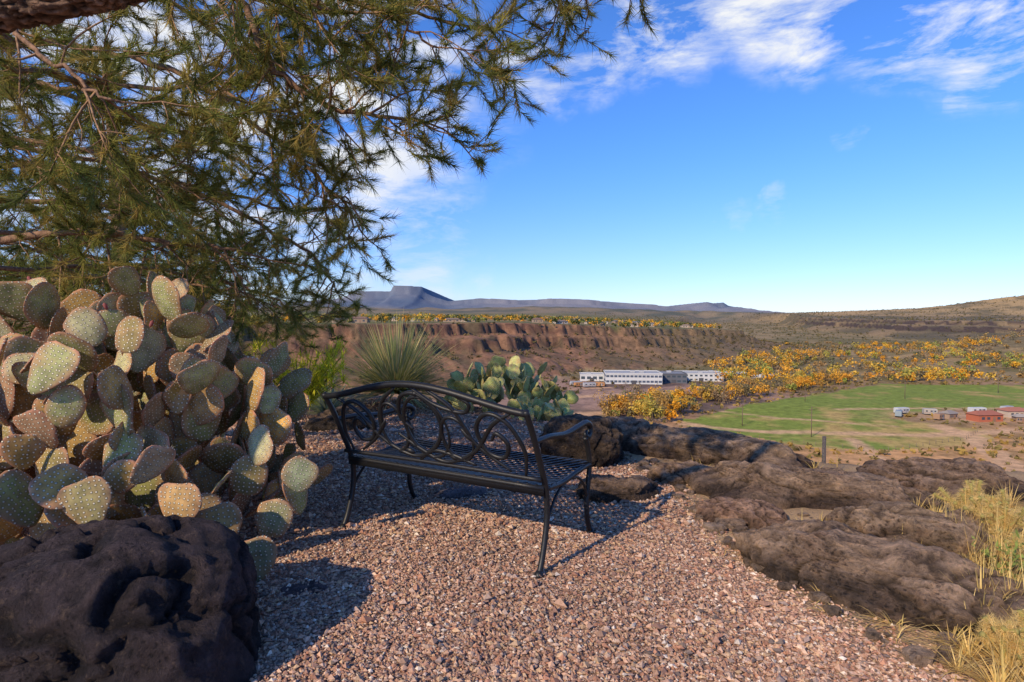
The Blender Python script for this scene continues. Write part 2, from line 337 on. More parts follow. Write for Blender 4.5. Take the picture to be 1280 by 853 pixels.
# ---------------------------------------------------------------- rocks
import bmesh
def ico(sub):
    bm=bmesh.new(); bmesh.ops.create_icosphere(bm,subdivisions=sub,radius=1)
    v=np.array([a.co[:] for a in bm.verts]); f=np.array([[q.index for q in a.verts] for a in bm.faces]); bm.free(); return v,f
ICO6=ico(6); ICO4=ico(4)
def rock(name,c,rad,rot=0,col=(.16,.12,.095),seed=0,rough=.3,box_=.6,tilt=0,hi=True,topcol=None,crk=.12,r2=.6,fine=.02):
    v,f=ICO6 if hi else ICO4
    e=box_; u=np.sign(v)*np.abs(v)**e; u/= (np.abs(u)**2.6).sum(1)[:,None]**(1/2.6)
    rad=np.array(rad); w0=u*rad; sf=1/max(rad[2],.12)*.42
    n1=fbm(u*1.3+seed*3.1,3,seed); q_=w0*sf
    n2=fbm(q_*2.6+seed,4,seed+5,.55); n3=fbm(w0*22+seed,5,seed+9,.65)
    crack=np.abs(fbm(q_*1.5+seed*5,4,seed+20)); crack=np.exp(-(crack/.035)**2)
    crack2=np.abs(fbm(q_*3.4+seed*2,4,seed+30)); crack=np.maximum(crack,.6*np.exp(-(crack2/.035)**2))
    ledge=np.floor(n2*4.5)/4.5
    nr=u/np.linalg.norm(u,axis=1)[:,None]
    disp=(rough*n1)[:,None]*w0 + nr*(rough*r2*(.4*n2+.6*ledge)*rad.min()*1.7-crk*crack*rad.min()*1.1+n3*fine)[:,None]
    u=w0+disp
    ct,st=math.cos(tilt),math.sin(tilt); u=u@np.array([[ct,0,-st],[0,1,0],[st,0,ct]])
    cr,sr=math.cos(rot),math.sin(rot); u=u@np.array([[cr,sr,0],[-sr,cr,0],[0,0,1]])
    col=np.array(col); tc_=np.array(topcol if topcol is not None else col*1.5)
    w=np.clip(v[:,2]*1.6+n2*1.1-.1,0,1); cl=col+(tc_-col)*w[:,None]; cl=cl*(1-.7*crack)[:,None]*(1+.6*n3)[:,None]  # upward faces painted lighter and tanner, sunlit tops put into the vertex colour
    a=Acc(); a.add(u+np.array(c),None,f,cl); return a.build(name,M_rock)
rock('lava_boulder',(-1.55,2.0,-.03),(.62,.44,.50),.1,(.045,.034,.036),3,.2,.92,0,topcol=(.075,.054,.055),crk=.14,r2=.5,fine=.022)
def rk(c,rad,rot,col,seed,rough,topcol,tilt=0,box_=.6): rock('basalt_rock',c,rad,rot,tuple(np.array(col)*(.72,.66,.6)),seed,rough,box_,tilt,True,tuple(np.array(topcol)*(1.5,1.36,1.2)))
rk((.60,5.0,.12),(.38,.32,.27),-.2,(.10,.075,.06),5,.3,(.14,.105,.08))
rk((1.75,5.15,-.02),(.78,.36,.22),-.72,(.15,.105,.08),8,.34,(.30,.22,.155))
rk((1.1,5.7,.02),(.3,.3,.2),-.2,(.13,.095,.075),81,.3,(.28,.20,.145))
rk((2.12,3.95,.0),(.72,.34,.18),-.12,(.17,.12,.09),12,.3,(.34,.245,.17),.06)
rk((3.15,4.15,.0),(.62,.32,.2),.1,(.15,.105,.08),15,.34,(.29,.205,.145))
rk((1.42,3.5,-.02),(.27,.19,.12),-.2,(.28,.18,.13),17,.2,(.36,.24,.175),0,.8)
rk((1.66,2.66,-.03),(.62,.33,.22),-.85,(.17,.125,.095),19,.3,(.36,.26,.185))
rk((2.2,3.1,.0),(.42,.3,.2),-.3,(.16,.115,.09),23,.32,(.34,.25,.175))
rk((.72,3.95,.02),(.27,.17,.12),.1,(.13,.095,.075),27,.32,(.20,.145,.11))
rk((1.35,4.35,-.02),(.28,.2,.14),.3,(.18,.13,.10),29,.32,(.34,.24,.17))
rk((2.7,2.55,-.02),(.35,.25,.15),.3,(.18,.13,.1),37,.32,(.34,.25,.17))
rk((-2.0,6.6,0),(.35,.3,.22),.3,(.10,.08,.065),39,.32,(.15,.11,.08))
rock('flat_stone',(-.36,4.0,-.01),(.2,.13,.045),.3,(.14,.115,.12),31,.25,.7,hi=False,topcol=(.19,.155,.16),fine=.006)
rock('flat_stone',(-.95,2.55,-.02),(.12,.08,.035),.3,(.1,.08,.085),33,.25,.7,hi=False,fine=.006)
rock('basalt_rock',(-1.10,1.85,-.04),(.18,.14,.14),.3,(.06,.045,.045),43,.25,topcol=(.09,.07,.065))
a=Acc(); vv,ff=ico(3)
for k in range(200):
    y=random.uniform(1.9,6.3); x=float(gravel_edge(np.array(y)))+abs(random.gauss(.08,.35))
    if y>np.interp(x,EX,EY)-.05: continue
    s=random.uniform(.008,.034)*(1 if random.random()<.85 else 1.7); u=np.sign(vv)*np.abs(vv)**.7*(1+.6*fbm(vv*1.3+k,4,k))[:,None]*np.array([s*random.uniform(.8,1.5),s,s*.6])
    a.add(u+np.array([x,y,s*.2]),None,ff,np.array([.36,.25,.17])*random.uniform(.6,1.3))
a.build('loose_stones',M_rock,smooth=False)
tick('rocks')

# ---------------------------------------------------------------- prickly pears
def padtemplate(nu=24,nv=14):
    P=[]
    for i in range(nv):
        ph=math.pi*(i+.0)/(nv-1); z=(1-math.cos(ph))/2; s=math.sin(ph)
        for j in range(nu):
            t=2*math.pi*j/nu
            wdt=.43*s**.85*(.74+.38*z)
            P.append((wdt*math.cos(t),(.055*s**.7)*math.sin(t)*(1.15-.25*z),z,abs(math.cos(t))**3.5))
    P=np.array(P)
    i=np.arange(nv-1)[:,None]*nu; j=np.arange(nu)[None]; j2=(j+1)%nu
    return P,np.stack([i+j,i+j2,i+nu+j2,i+nu+j],-1).reshape(-1,4)
PT,PQ=padtemplate()
SP=Acc()
def add_pad(acc,base,up,nrm,L_,col,rim,k,sp=False):
    up=np.array(up,float); up/=np.linalg.norm(up); nrm=np.array(nrm,float); nrm-=up*(nrm@up); nrm/=np.linalg.norm(nrm)+1e-9
    sd=np.cross(nrm,up); W=random.uniform(.88,1.2)
    bend=random.uniform(-.22,.22); tw=random.uniform(-.25,.25)
    x=PT[:,0]*W*(1+.06*np.sin(PT[:,2]*5+k)); z=PT[:,2]+.04*np.sin(x*9+k); y=PT[:,1]+bend*(z-.5)**2+bend*.8*x**2+tw*x*(z-.3)+.012*np.sin(x*14+k)*np.sin(z*11+k*2)
    v=np.array(base)+L_*(x[:,None]*sd+y[:,None]*nrm+z[:,None]*up)
    rf=np.clip(PT[:,3]*.95+np.clip((z-.88)*8,0,1)*.8,0,1)[:,None]
    c=np.array(col)*(1-rf)+np.array(rim)*rf
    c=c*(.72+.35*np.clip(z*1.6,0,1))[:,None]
    pc=np.stack([x*L_+k*1.37,z*L_+k*.61,np.full(len(x),0.)],1)
    acc.add(v,PQ,None,c,pc)
    if sp:
        n=90; t=rng.integers(0,len(v),n)
        out=np.sign(PT[t,1])[:,None]*nrm*.8+(x[t][:,None]*sd)*1.6+rng.normal(0,.35,(n,3)); out/=np.linalg.norm(out,axis=1)[:,None]
        b0=v[t]; s2=np.cross(out,rng.normal(0,1,(n,3))); s2/=np.linalg.norm(s2,axis=1)[:,None]
        SP.add(np.stack([b0-s2*.0007,b0+s2*.0007,b0+out*rng.uniform(.008,.02,(n,1))],1).reshape(-1,3),None,np.arange(3*n).reshape(-1,3),(.75,.68,.5))
def padmat():
    m,nt=newmat('cactus_pad'); L=nt.links.new
    o=N(nt,'ShaderNodeOutputMaterial'); at=N(nt,'ShaderNodeAttribute',attribute_name='Col'); pc=N(nt,'ShaderNodeAttribute',attribute_name='pc')
    p=N(nt,'ShaderNodeBsdfPrincipled'); p.inputs['Roughness'].default_value=.65; p.inputs['Specular IOR Level'].default_value=.2
    v=N(nt,'ShaderNodeTexVoronoi',voronoi_dimensions='2D'); v.inputs['Scale'].default_value=44; v.inputs['Randomness'].default_value=.42; L(pc.outputs['Vector'],v.inputs['Vector'])
    r=N(nt,'ShaderNodeMapRange'); r.inputs[1].default_value=.14; r.inputs[2].default_value=.22; r.inputs[3].default_value=.95; r.inputs[4].default_value=0; L(v.outputs['Distance'],r.inputs[0])
    rd=N(nt,'ShaderNodeMapRange'); rd.inputs[1].default_value=.2; rd.inputs[2].default_value=.35; rd.inputs[3].default_value=.6; rd.inputs[4].default_value=1.0; L(v.outputs['Distance'],rd.inputs[0])
    n=N(nt,'ShaderNodeTexNoise'); n.inputs['Scale'].default_value=14; n.inputs['Detail'].default_value=8; n.inputs['Roughness'].default_value=.7; L(pc.outputs['Vector'],n.inputs[0])
    rr=N(nt,'ShaderNodeMapRange'); rr.inputs[1].default_value=.32; rr.inputs[2].default_value=.68; rr.inputs[3].default_value=.55; rr.inputs[4].default_value=1.4; L(n.outputs[0],rr.inputs[0])
    mu=N(nt,'ShaderNodeMath',operation='MULTIPLY'); L(rr.outputs[0],mu.inputs[0]); L(rd.outputs[0],mu.inputs[1])
    s=N(nt,'ShaderNodeVectorMath',operation='SCALE'); L(at.outputs['Color'],s.inputs[0]); L(mu.outputs[0],s.inputs['Scale'])
    n3=N(nt,'ShaderNodeTexNoise'); n3.inputs['Scale'].default_value=9; n3.inputs['Detail'].default_value=5; n3.inputs['Roughness'].default_value=.65; L(pc.outputs['Vector'],n3.inputs[0])
    r3=N(nt,'ShaderNodeMapRange'); r3.inputs[1].default_value=.50; r3.inputs[2].default_value=.66; r3.inputs[4].default_value=.6; L(n3.outputs[0],r3.inputs[0])
    m0=N(nt,'ShaderNodeMix',data_type='RGBA'); L(r3.outputs[0],m0.inputs[0]); L(s.outputs[0],m0.inputs[6]); m0.inputs[7].default_value=(.40,.22,.10,1)
    mx=N(nt,'ShaderNodeMix',data_type='RGBA'); L(r.outputs[0],mx.inputs[0]); L(m0.outputs[2],mx.inputs[6]); mx.inputs[7].default_value=(.80,.72,.54,1)
    L(mx.outputs[2],p.inputs['Base Color'])
    b=N(nt,'ShaderNodeBump'); b.inputs['Distance'].default_value=.006; L(r.outputs[0],b.inputs['Height']); L(b.outputs[0],p.inputs['Normal'])
    L(p.outputs[0],o.inputs['Surface']); return m
M_pad=padmat()
UPC=[(.44,.45,.19),(.40,.42,.18),(.36,.37,.15),(.47,.45,.24),(.42,.31,.17),(.40,.37,.19)]
LO=[(.54,.32,.09),(.46,.29,.09),(.35,.28,.10),(.56,.35,.14),(.36,.35,.12),(.42,.25,.14)]
def cactus_mass(name,cen,rad,n,Lr,sp,upc,loc,rimc,shells=((1.,1.),(.8,.6)),zmin=.08,spn=False):
    e=empty(name); acc=Acc(); fr=Acc(); k=0
    for sh,fr_ in shells:
        P=np.zeros((0,3)); tries=0
        while len(P)<n*fr_ and tries<5000:
            tries+=1
            az=random.uniform(0,2*math.pi); zz=random.uniform(zmin,1)
            h=math.sqrt(max(0,1-zz**2.4))
            d=np.array([math.cos(az)*h,math.sin(az)*h,zz])*(sh*random.uniform(.84,1.1))
            c=d*np.array(rad)
            if len(P) and (((P-c)**2).sum(1)<(sp*random.uniform(.65,1.15))**2).any(): continue
            P=np.vstack([P,c])
            out=d/np.linalg.norm(d); L_=random.uniform(*Lr)
            up=np.array([out[0]*.5,out[1]*.5,.75])+np.array([random.gauss(0,.38),random.gauss(0,.38),random.gauss(0,.15)])
            oh=np.array([out[0],out[1],.25]); nrm=oh+np.array([random.gauss(0,.55),random.gauss(0,.55),random.gauss(0,.3)])
            up/=np.linalg.norm(up)
            hgt=c[2]/rad[2]
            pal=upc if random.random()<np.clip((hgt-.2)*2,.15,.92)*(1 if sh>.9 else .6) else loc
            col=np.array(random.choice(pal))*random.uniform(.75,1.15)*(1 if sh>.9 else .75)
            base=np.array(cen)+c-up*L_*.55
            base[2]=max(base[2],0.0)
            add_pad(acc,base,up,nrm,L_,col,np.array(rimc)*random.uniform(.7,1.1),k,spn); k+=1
            if spn and sh>.9 and hgt>.7 and random.random()<.06:
                tip=base+up*L_*.98; tube(fr,[tip,tip+up*.012,tip+up*.03,tip+up*.04],[.004,.009,.01,.003],8,(.45,.16,.15))
            if random.random()<.5:
                u2=np.array([random.gauss(0,.2),random.gauss(0,.2),1.]); b2=base-u2/np.linalg.norm(u2)*L_*.9
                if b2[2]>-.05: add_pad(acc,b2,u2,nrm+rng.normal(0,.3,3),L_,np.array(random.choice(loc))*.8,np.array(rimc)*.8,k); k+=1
    acc.build('pads',M_pad,parent=e,pc=True)
    if fr.n: fr.build('fruit',M_spine,parent=e)
    return e
e=cactus_mass('prickly_pear_cactus',(-2.30,3.38,0),(1.03,.92,1.36),205,(.165,.27),.145,UPC,LO,(.50,.23,.14),spn=True)
ex=Acc()
for (b_,u_,n_,l_,c_) in [((-1.20,2.62,.0),(.05,0,1),(.25,-1,.1),.22,(.26,.26,.14)),((-1.16,3.0,.32),(.35,0,1),(.4,-1,0),.19,(.38,.41,.22)),((-1.26,2.9,.1),(.3,0,1),(.1,-1,0),.21,(.30,.30,.15)),
    ((-1.38,2.7,.12),(-.2,0,1),(.4,-1,.2),.23,(.44,.29,.11)),((-1.55,2.6,.25),(.1,0,1),(-.1,-1,.2),.23,(.50,.31,.12)),((-1.85,2.5,.3),(-.3,0,1),(.2,-1,.2),.23,(.36,.30,.12))]:
    add_pad(ex,b_,u_,n_,l_,c_,(.44,.22,.12),int(l_*100),True)
ex.build('outer_pads',M_pad,parent=e,pc=True)
SP.build('spines',M_spine,smooth=False,parent=e)
G1=[(.46,.50,.14),(.39,.44,.13),(.50,.51,.17)]
cactus_mass('prickly_pear_cactus',(-.10,8.0,-.1),(.9,.6,.72),60,(.19,.26),.15,G1,G1,(.46,.38,.13))
cactus_mass('prickly_pear_cactus',(.35,7.1,-.1),(.35,.3,.32),14,(.15,.2),.13,G1,G1,(.46,.38,.13))
tick('cactus')

# ---------------------------------------------------------------- yucca / grasses
def blades(acc,c,n,length,w,cols,spread=1.,droop=.25,zmin=.0,r0=.05,segs=4):
    az=rng.uniform(0,6.283,n); sz=rng.uniform(max(zmin,-1),1,n); sz=np.where(sz>0,np.abs(sz)**spread,sz)
    el=np.arcsin(sz); ce=np.cos(el); d=np.stack([np.cos(az)*ce,np.sin(az)*ce,sz],1); L_=length*rng.uniform(.65,1.1,n)
    s=np.stack([-np.sin(az),np.cos(az),0*az],1); b=np.array(c)+d*np.array([1,1,.2])*r0*rng.random((n,1)); V=[]
    for i in range(segs+1):
        t=i/segs; p_=b+d*(L_*t)[:,None]; p_[:,2]-=droop*L_*t*t*ce; ww=w*(1-t**1.6)*(.6+.4*min(1,t*4))+.0004
        V+=[p_-s*ww,p_+s*ww]
    V=np.stack(V,1); q=np.array([[2*i,2*i+1,2*i+3,2*i+2] for i in range(segs)])
    Q=(q[None]+np.arange(n)[:,None,None]*(2*segs+2)).reshape(-1,4)
    cl=np.array(cols)[rng.integers(0,len(cols),n)]*rng.uniform(.75,1.2,(n,1)); acc.add(V.reshape(-1,3),Q,None,np.repeat(cl,2*segs+2,0))
YC=[(.42,.43,.17),(.36,.38,.15),(.53,.47,.21),(.28,.32,.12),(.60,.50,.25)]
a=Acc(); blades(a,(-1.66,8.1,.2),1500,1.22,.010,YC,.9,.22,0.03,.2); a.build('yucca_plant',M_grass)
a=Acc(); blades(a,(-2.35,7.2,.05),160,.5,.022,[(.3,.34,.22),(.36,.38,.24)],1,.05,.1,.1); a.build('agave_plant',M_grass)
a=Acc()
for k in range(75):
    az=random.uniform(0,6.28); b=np.array([-1.98,5.3,.38]); d=np.array([math.cos(az)*.55,math.sin(az)*.5,random.uniform(.5,1)]); P=[b+d*t*.72+np.array([0,0,-.1*t*t]) for t in np.linspace(0,1,5)]
    tube(a,P,.003,4,(.3,.3,.08))
    for pnt in P[1:]: blades(a,pnt,16,.12,.0055,[(.84,.78,.06),(.66,.68,.06)],1,.3,-.3,.0,2)
a.build('rabbitbrush_shrub',M_grass)
ST=[(.80,.54,.18),(.86,.62,.24),(.62,.41,.15),(.72,.52,.17)]
a=Acc()
for (x,y,n,l) in [(1.95,2.55,60,.16),(2.02,2.4,90,.2),(1.9,2.75,40,.15),(2.1,2.25,90,.2),(1.72,3.28,26,.16),(1.75,3.2,18,.14),(2.3,2.1,120,.22),(1.85,2.1,70,.18),(1.78,1.98,60,.14),
                  (2.45,4.6,30,.2),(3.2,3.7,60,.22),(2.6,3.5,40,.18),(1.5,4.65,20,.12),(.4,6.3,30,.2),(2.9,3.2,80,.25),(2.2,2.0,120,.22),(1.95,1.95,110,.2),(2.1,2.6,80,.18),(1.6,1.85,60,.14),(2.4,2.4,120,.22),(2.6,2.8,90,.22),(2.05,2.9,30,.16),
                  (2.15,2.4,120,.26),(2.3,2.6,120,.26),(1.75,1.9,120,.22),(1.65,2.0,70,.13),(2.5,2.2,120,.26),(2.05,2.3,140,.3),(2.25,2.75,140,.3),(2.45,3.05,150,.32),(2.6,3.1,150,.34),(2.7,2.95,120,.3),(2.4,2.85,120,.28),(1.5,2.2,16,.1),(1.38,2.35,12,.1),(1.25,2.9,10,.1)]:
    for k in range(4): blades(a,(x+random.gauss(0,.07),y+random.gauss(0,.07),0),n//2,l,.0022,ST,1,.5,.25,.04,3)
a.build('dry_grass',M_grass)
def spiny(accb,accs,P,rad,col,ns,sl):
    P=smooth_pts(P,5); tube(accb,P,rad*np.linspace(.75,1,len(P)),8,col)
    n=int(ns); t=rng.uniform(0,len(P)-1.01,n); i=t.astype(int); c=P[i]+(P[i+1]-P[i])*(t-i)[:,None]
    ax=P[np.minimum(i+1,len(P)-1)]-P[i]; ax/=np.linalg.norm(ax,axis=1)[:,None]+1e-9
    d=rng.normal(0,1,(n,3)); d-=ax*(d*ax).sum(1)[:,None]; d/=np.linalg.norm(d,axis=1)[:,None]; d2=d+rng.normal(0,.35,(n,3))
    sd=np.cross(d2,rng.normal(0,1,(n,3))); sd/=np.linalg.norm(sd,axis=1)[:,None]
    b=c+d*rad*.85; V=np.stack([b-sd*.0009,b+sd*.0009,b+d2*sl*rng.uniform(.6,1.1,(n,1))],1).reshape(-1,3)
    accs.add(V,None,np.arange(3*n).reshape(-1,3),np.repeat(np.array([[.92,.68,.28]])*rng.uniform(.7,1.05,(n,1)),3,0))
def cholla(name,c,h,nb,col=(.46,.40,.14)):
    e=empty(name); A1=Acc();A2=Acc()
    def br(p,d,l,lv):
        d=d/np.linalg.norm(d); q=p+d*l; spiny(A1,A2,[p,(p+q)/2+rng.normal(0,.006,3),q],.010,col,190,.028)
        if lv>0:
            for _ in range(random.choice([2,2,3])): br(p+d*l*random.uniform(.6,1),d*.5+rng.normal(0,.7,3)+np.array([0,0,.25]),l*random.uniform(.7,1),lv-1)
    for _ in range(nb): br(np.array(c)+rng.normal(0,.05,3)*np.array([1,1,0]),np.array([random.gauss(0,.45),random.gauss(0,.45),1.]),h*.34,3)
    A1.build('stems',M_spine,parent=e); A2.build('spines',M_spine,smooth=False,parent=e)
cholla('cholla_cactus',(2.62,3.12,.0),.34,7)
cholla('cholla_cactus',(2.5,2.75,.0),.24,3)
cholla('cholla_cactus',(1.82,2.02,.0),.22,2)
a=Acc()
for k in range(60):
    p_=np.array([2.22,2.50,.16])+rng.normal(0,1,3)*np.array([.05,.05,.04]); blades(a,p_,3,.035,.007,[(.28,.33,.08),(.40,.42,.11)],1,.2,-.4,0,2)
a.build('creosote_shrub',M_grass)
tick('plants')

# ---------------------------------------------------------------- pine trees
def needles(acc,Cn,D,K,Ln,W,cols):
    n=len(Cn); Cn=np.repeat(Cn,K,0); D0=np.repeat(D,K,0); m_=len(Cn)
    base=Cn-D0*rng.uniform(0,.10,(m_,1)); d=D0*rng.uniform(.5,1.2,(m_,1))+rng.normal(0,.45,(m_,3)); d/=np.linalg.norm(d,axis=1)[:,None]
    sd=np.cross(d,rng.normal(0,1,(m_,3))); sd/=np.linalg.norm(sd,axis=1)[:,None]
    tip=base+d*Ln*rng.uniform(.6,1.15,(m_,1)); V=np.stack([base-sd*W,base+sd*W,tip],1).reshape(-1,3)
    cols=np.array(cols); ci=np.repeat(cols[rng.integers(0,len(cols),n)]*rng.uniform(.7,1.25,(n,1)),K,0)*rng.uniform(.8,1.2,(m_,1))
    acc.add(V,None,np.arange(3*m_).reshape(-1,3),np.repeat(ci,3,0))
BK=(.24,.14,.085)
def pine(name,trunk,limbs,lens=(.75,.33),dens=(1.,1.),K=46,cols=None,nl=.075,W=.0016,step=.17,tk=12,tb=0):
    e=empty(name); B=Acc(); T=[];TD=[]; TW=[];TR=[]
    P,r0,r1=trunk; P=smooth_pts(P,8 if not tb else 60); tube(B,P,np.linspace(r0,r1,len(P)),tk,BK,bark=tb)
    n=5
    def poly(p,d,l,up):
        J=rng.normal(0,.16,(n,3)); J[:,2]+=up; D=d/np.linalg.norm(d)+np.cumsum(J,0); D/=np.linalg.norm(D,axis=1)[:,None]
        return np.vstack([p,p+np.cumsum(D*l/n,0)]),D
    def sub(p,d,l,r_):
        pts,D=poly(p,d,l,-.03); TW.append(pts);TR.append(r_)
        m_=max(2,int(l/.075*dens[1]))
        for k in range(m_):
            t=random.uniform(.12,1)*n; i=min(int(t),n-1); b=pts[i]+(pts[i+1]-pts[i])*(t-i)
            p2,D2=poly(b,D[i]*.7+rng.normal(0,.6,3),lens[1]*random.uniform(.45,1.1),.05); TW.append(p2);TR.append(r_*.45)
            T.append(p2[-1]);TD.append(D2[-1])
            for kk in (3,4):
                if random.random()<.7: T.append(p2[kk]);TD.append(D2[kk])
        T.append(pts[-1]);TD.append(D[-1])
    for P,r_ in limbs:
        P=smooth_pts(P,8); P=P+rng.normal(0,.012,P.shape); tube(B,P,np.linspace(r_,r_*.25,len(P)),9,BK)
        tot=np.linalg.norm(np.diff(P,axis=0),axis=1).sum(); m_=int(tot/step*dens[0])
        for k in range(m_):
            t=(.15+.85*(k+random.random())/m_)*(len(P)-1); i=min(int(t),len(P)-2); b=P[i]+(P[i+1]-P[i])*(t-i)
            ax=P[i+1]-P[i]; ax/=np.linalg.norm(ax); d=rng.normal(0,1,3); d-=ax*(d@ax)*.6; d[2]-=.25; d=d/np.linalg.norm(d)+ax*.7
            sub(b,d,lens[0]*random.uniform(.5,1.1)*(1-.45*k/m_),max(.004,r_*.25))
        sub(P[-1],P[-1]-P[-2],lens[0]*.5,r_*.25)
    TR_=np.array(TR); tubes(B,np.array(TW),TR_,TR_*.4,(.30,.18,.10),4)
    B.build('trunk_and_branches',M_bark,parent=e)
    F=Acc(); needles(F,np.array(T),np.array(TD),K,nl,W,cols); F.build('needles',M_leaf,smooth=False,parent=e)
    print(name,'tufts',len(T))
NC=[(.20,.22,.055),(.26,.27,.065),(.16,.185,.05),(.34,.31,.075),(.42,.32,.09)]
pine('pine_tree',([(-4.9,4.3,-.1),(-4.8,4.25,1.5),(-4.5,4.1,3),(-4.2,4.0,4.8)],.2,.1),[
 ([(-4.8,4.2,1.6),(-3.4,4.0,1.82),(-2.5,3.9,1.78),(-1.75,3.8,1.68)],.035),
 ([(-4.5,4.1,3.2),(-2.8,3.3,3.5),(-1.5,3.0,2.95),(-1.27,3.0,2.56),(-.93,3.0,2.35),(-.45,3.0,2.26)],.03),
 ([(-4.4,4.1,3.6),(-2.4,3.2,3.75),(-1.2,3.0,3.45),(-.3,2.9,3.2),(.35,2.9,3.02)],.03),
 ([(-2.4,3.2,3.75),(-1.2,3.2,3.2),(-.6,3.2,2.95),(-.1,3.2,2.82)],.02),
 ([(-1.9,3.0,3.3),(-1.1,2.8,2.9),(-.6,2.7,2.65),(-.35,2.7,2.5)],.018),
 ([(-4.5,4.1,3.0),(-3.0,3.7,3.0),(-2,3.5,2.7),(-1.3,3.5,2.2),(-.95,3.5,1.85)],.026),
 ([(-4.6,4.2,2.3),(-3.4,4.3,2.4),(-2.4,4.4,2.2),(-1.6,4.5,1.75),(-1.4,4.5,1.5)],.026),
 ([(-4.5,4.1,2.8),(-3.6,3.8,2.8),(-2.6,3.4,2.6),(-1.7,3.2,2.5),(-1.3,3.1,2.35)],.024),
 ([(-4.7,4.2,2.0),(-3.8,3.6,2.2),(-3,3.2,2.25),(-2.2,3,2.1),(-1.75,2.9,1.95)],.024),
 ([(-4.5,4.1,3.1),(-3.3,2.9,3),(-2.4,2.5,2.6),(-1.9,2.4,2.3),(-1.6,2.3,2.1)],.022),
 ([(-4.4,4.1,3.5),(-3.2,3,3.5),(-2.2,2.7,3.1),(-1.3,2.6,2.85),(-.8,2.6,2.6)],.025),
 ([(-4.7,4.3,1.9),(-3.4,5.1,1.95),(-2.7,5.2,1.6),(-2.15,5.2,1.35)],.022),
 ([(-4.4,4.3,3.2),(-3.2,5.1,3),(-2.2,5.1,2.5),(-1.75,5.1,2.0)],.025),
 ([(-4.7,4.2,1.3),(-3.4,4.3,1.55),(-2.6,4.4,1.5),(-2.1,4.5,1.45)],.022),
 ([(-4.3,4.1,4.0),(-3.0,4.0,4.0),(-1.8,3.9,3.5),(-1.0,3.8,3.0)],.026),
 ([(-4.3,4.1,4.3),(-3.0,5.0,4.0),(-2.2,5.0,3.4),(-1.6,4.9,2.9)],.026),
 ([(-4.7,4.2,2.2),(-3.6,4.8,2.2),(-2.9,5.0,2.2),(-2.3,5.0,1.9)],.026),
 ([(-4.5,4.1,2.5),(-3.7,3.9,2.5),(-2.9,3.8,2.3),(-2.0,3.8,2.1),(-1.4,3.9,1.95)],.024),
 ([(-4.7,4.3,1.6),(-3.4,5.3,1.7),(-2.5,5.7,1.5),(-2.0,5.8,1.2)],.022),
 ],cols=NC,K=50,W=.0019,dens=(1.,1.),nl=.082)
pine('pine_tree',([(-3.3,1.2,-.1),(-3.2,1.3,1.0),(-2.9,1.45,1.75),(-2.2,1.6,1.98),(-1.44,1.62,2.09),(-.95,1.65,2.21),(-.3,1.9,2.6),(.2,2.1,3.2)],.11,.02),[
 ([(-1.2,1.65,2.14),(-1.05,2.0,2.45),(-.8,2.3,2.75),(-.5,2.5,2.95)],.014),
 ([(-2.2,1.6,1.98),(-2.1,2.2,2.2),(-1.9,2.6,2.3),(-1.85,2.9,2.2)],.016),
 ([(-.95,1.65,2.22),(-.6,2.2,2.6),(-.1,2.7,3.0),(.3,3.0,3.05)],.014),
 ],cols=NC,lens=(.5,.25),tk=96,tb=.22)
tick('pine')
DC=[(.17,.20,.055),(.20,.23,.06),(.26,.26,.07),(.33,.30,.08)]
lim=[]
for k in range(30):
    az=random.uniform(0,6.28); z=random.uniform(.3,3.4); rr_=1.9*math.sqrt(max(.1,1-((z-1.5)/2.3)**2)); c=np.array([-4.85,7.0,z*.8])
    e_=c+np.array([math.cos(az)*rr_,math.sin(az)*rr_,random.uniform(-.1,.5)]); lim.append(([c,(c+e_)/2+np.array([0,0,.12]),e_],.025))
pine('pine_tree',([(-4.85,7,-.1),(-4.8,7,2),(-4.9,7,4.2)],.14,.04),lim,lens=(.7,.36),dens=(1.1,.9),K=34,cols=DC,nl=.10,W=.003)
tick('pines')

# ---------------------------------------------------------------- bench
bench=empty('garden_bench')
O0=np.array([-.967,3.36,0.0]); U=np.array([.870,-.493,0]); Vv=np.array([.493,.870,0]); W0=np.array([0,0,1.])
def bp(u,v,w): return O0+U*u+Vv*v+W0*w
def bl(P): return [bp(*p_) for p_ in P]
BC=(.012,.012,.013); BL=1.29
def back(s,t):
    topw=.80+.105*math.sin(math.pi*min(max(s,0),1))**1.5
    w=.44+(topw-.44)*t
    return bp(s*BL,-.02-.17*((w-.42)/.4)**1.15 if w>.42 else -.02,w)
a=Acc()
for s in (0,1):
    u=s*BL
    P=smooth_pts(bl([(u,-.05,0.012),(u,-.01,.10),(u,.03,.25),(u,.02,.40),(u,-.05,.56),(u,-.12,.70),(u,-.19,.815)]),6); tube(a,P,.0155,8,BC)
    P=smooth_pts(bl([(u,.60,.012),(u,.57,.06),(u,.545,.16),(u,.565,.30),(u,.585,.40),(u,.56,.50),(u,.52,.57)]),6); tube(a,P,.0155,8,BC)
    P=smooth_pts(bl([(u,-.105,.655),(u,.05,.655),(u,.25,.635),(u,.42,.645),(u,.53,.65),(u,.585,.625),(u,.585,.585),(u,.55,.565),(u,.525,.585),(u,.54,.605)]),7)
    tube(a,P,np.concatenate([np.linspace(.014,.02,len(P)-14),np.linspace(.019,.008,14)]),8,BC)
    tube(a,smooth_pts(bl([(u,.02,.405),(u,.2,.39),(u,.4,.40),(u,.58,.405)]),6),.014,8,BC)
    tube(a,smooth_pts(bl([(u,.035,.24),(u,.12,.33),(u,.22,.375),(u,.33,.385)]),6),.008,6,BC)
    tube(a,smooth_pts(bl([(u,.55,.22),(u,.50,.31),(u,.42,.365),(u,.33,.385)]),6),.008,6,BC)
    for v_ in (-.055,.605):
        tube(a,bl([(u,v_,0.0),(u,v_,.012),(u,v_+.003,.03)]),[.026,.024,.014],10,BC)
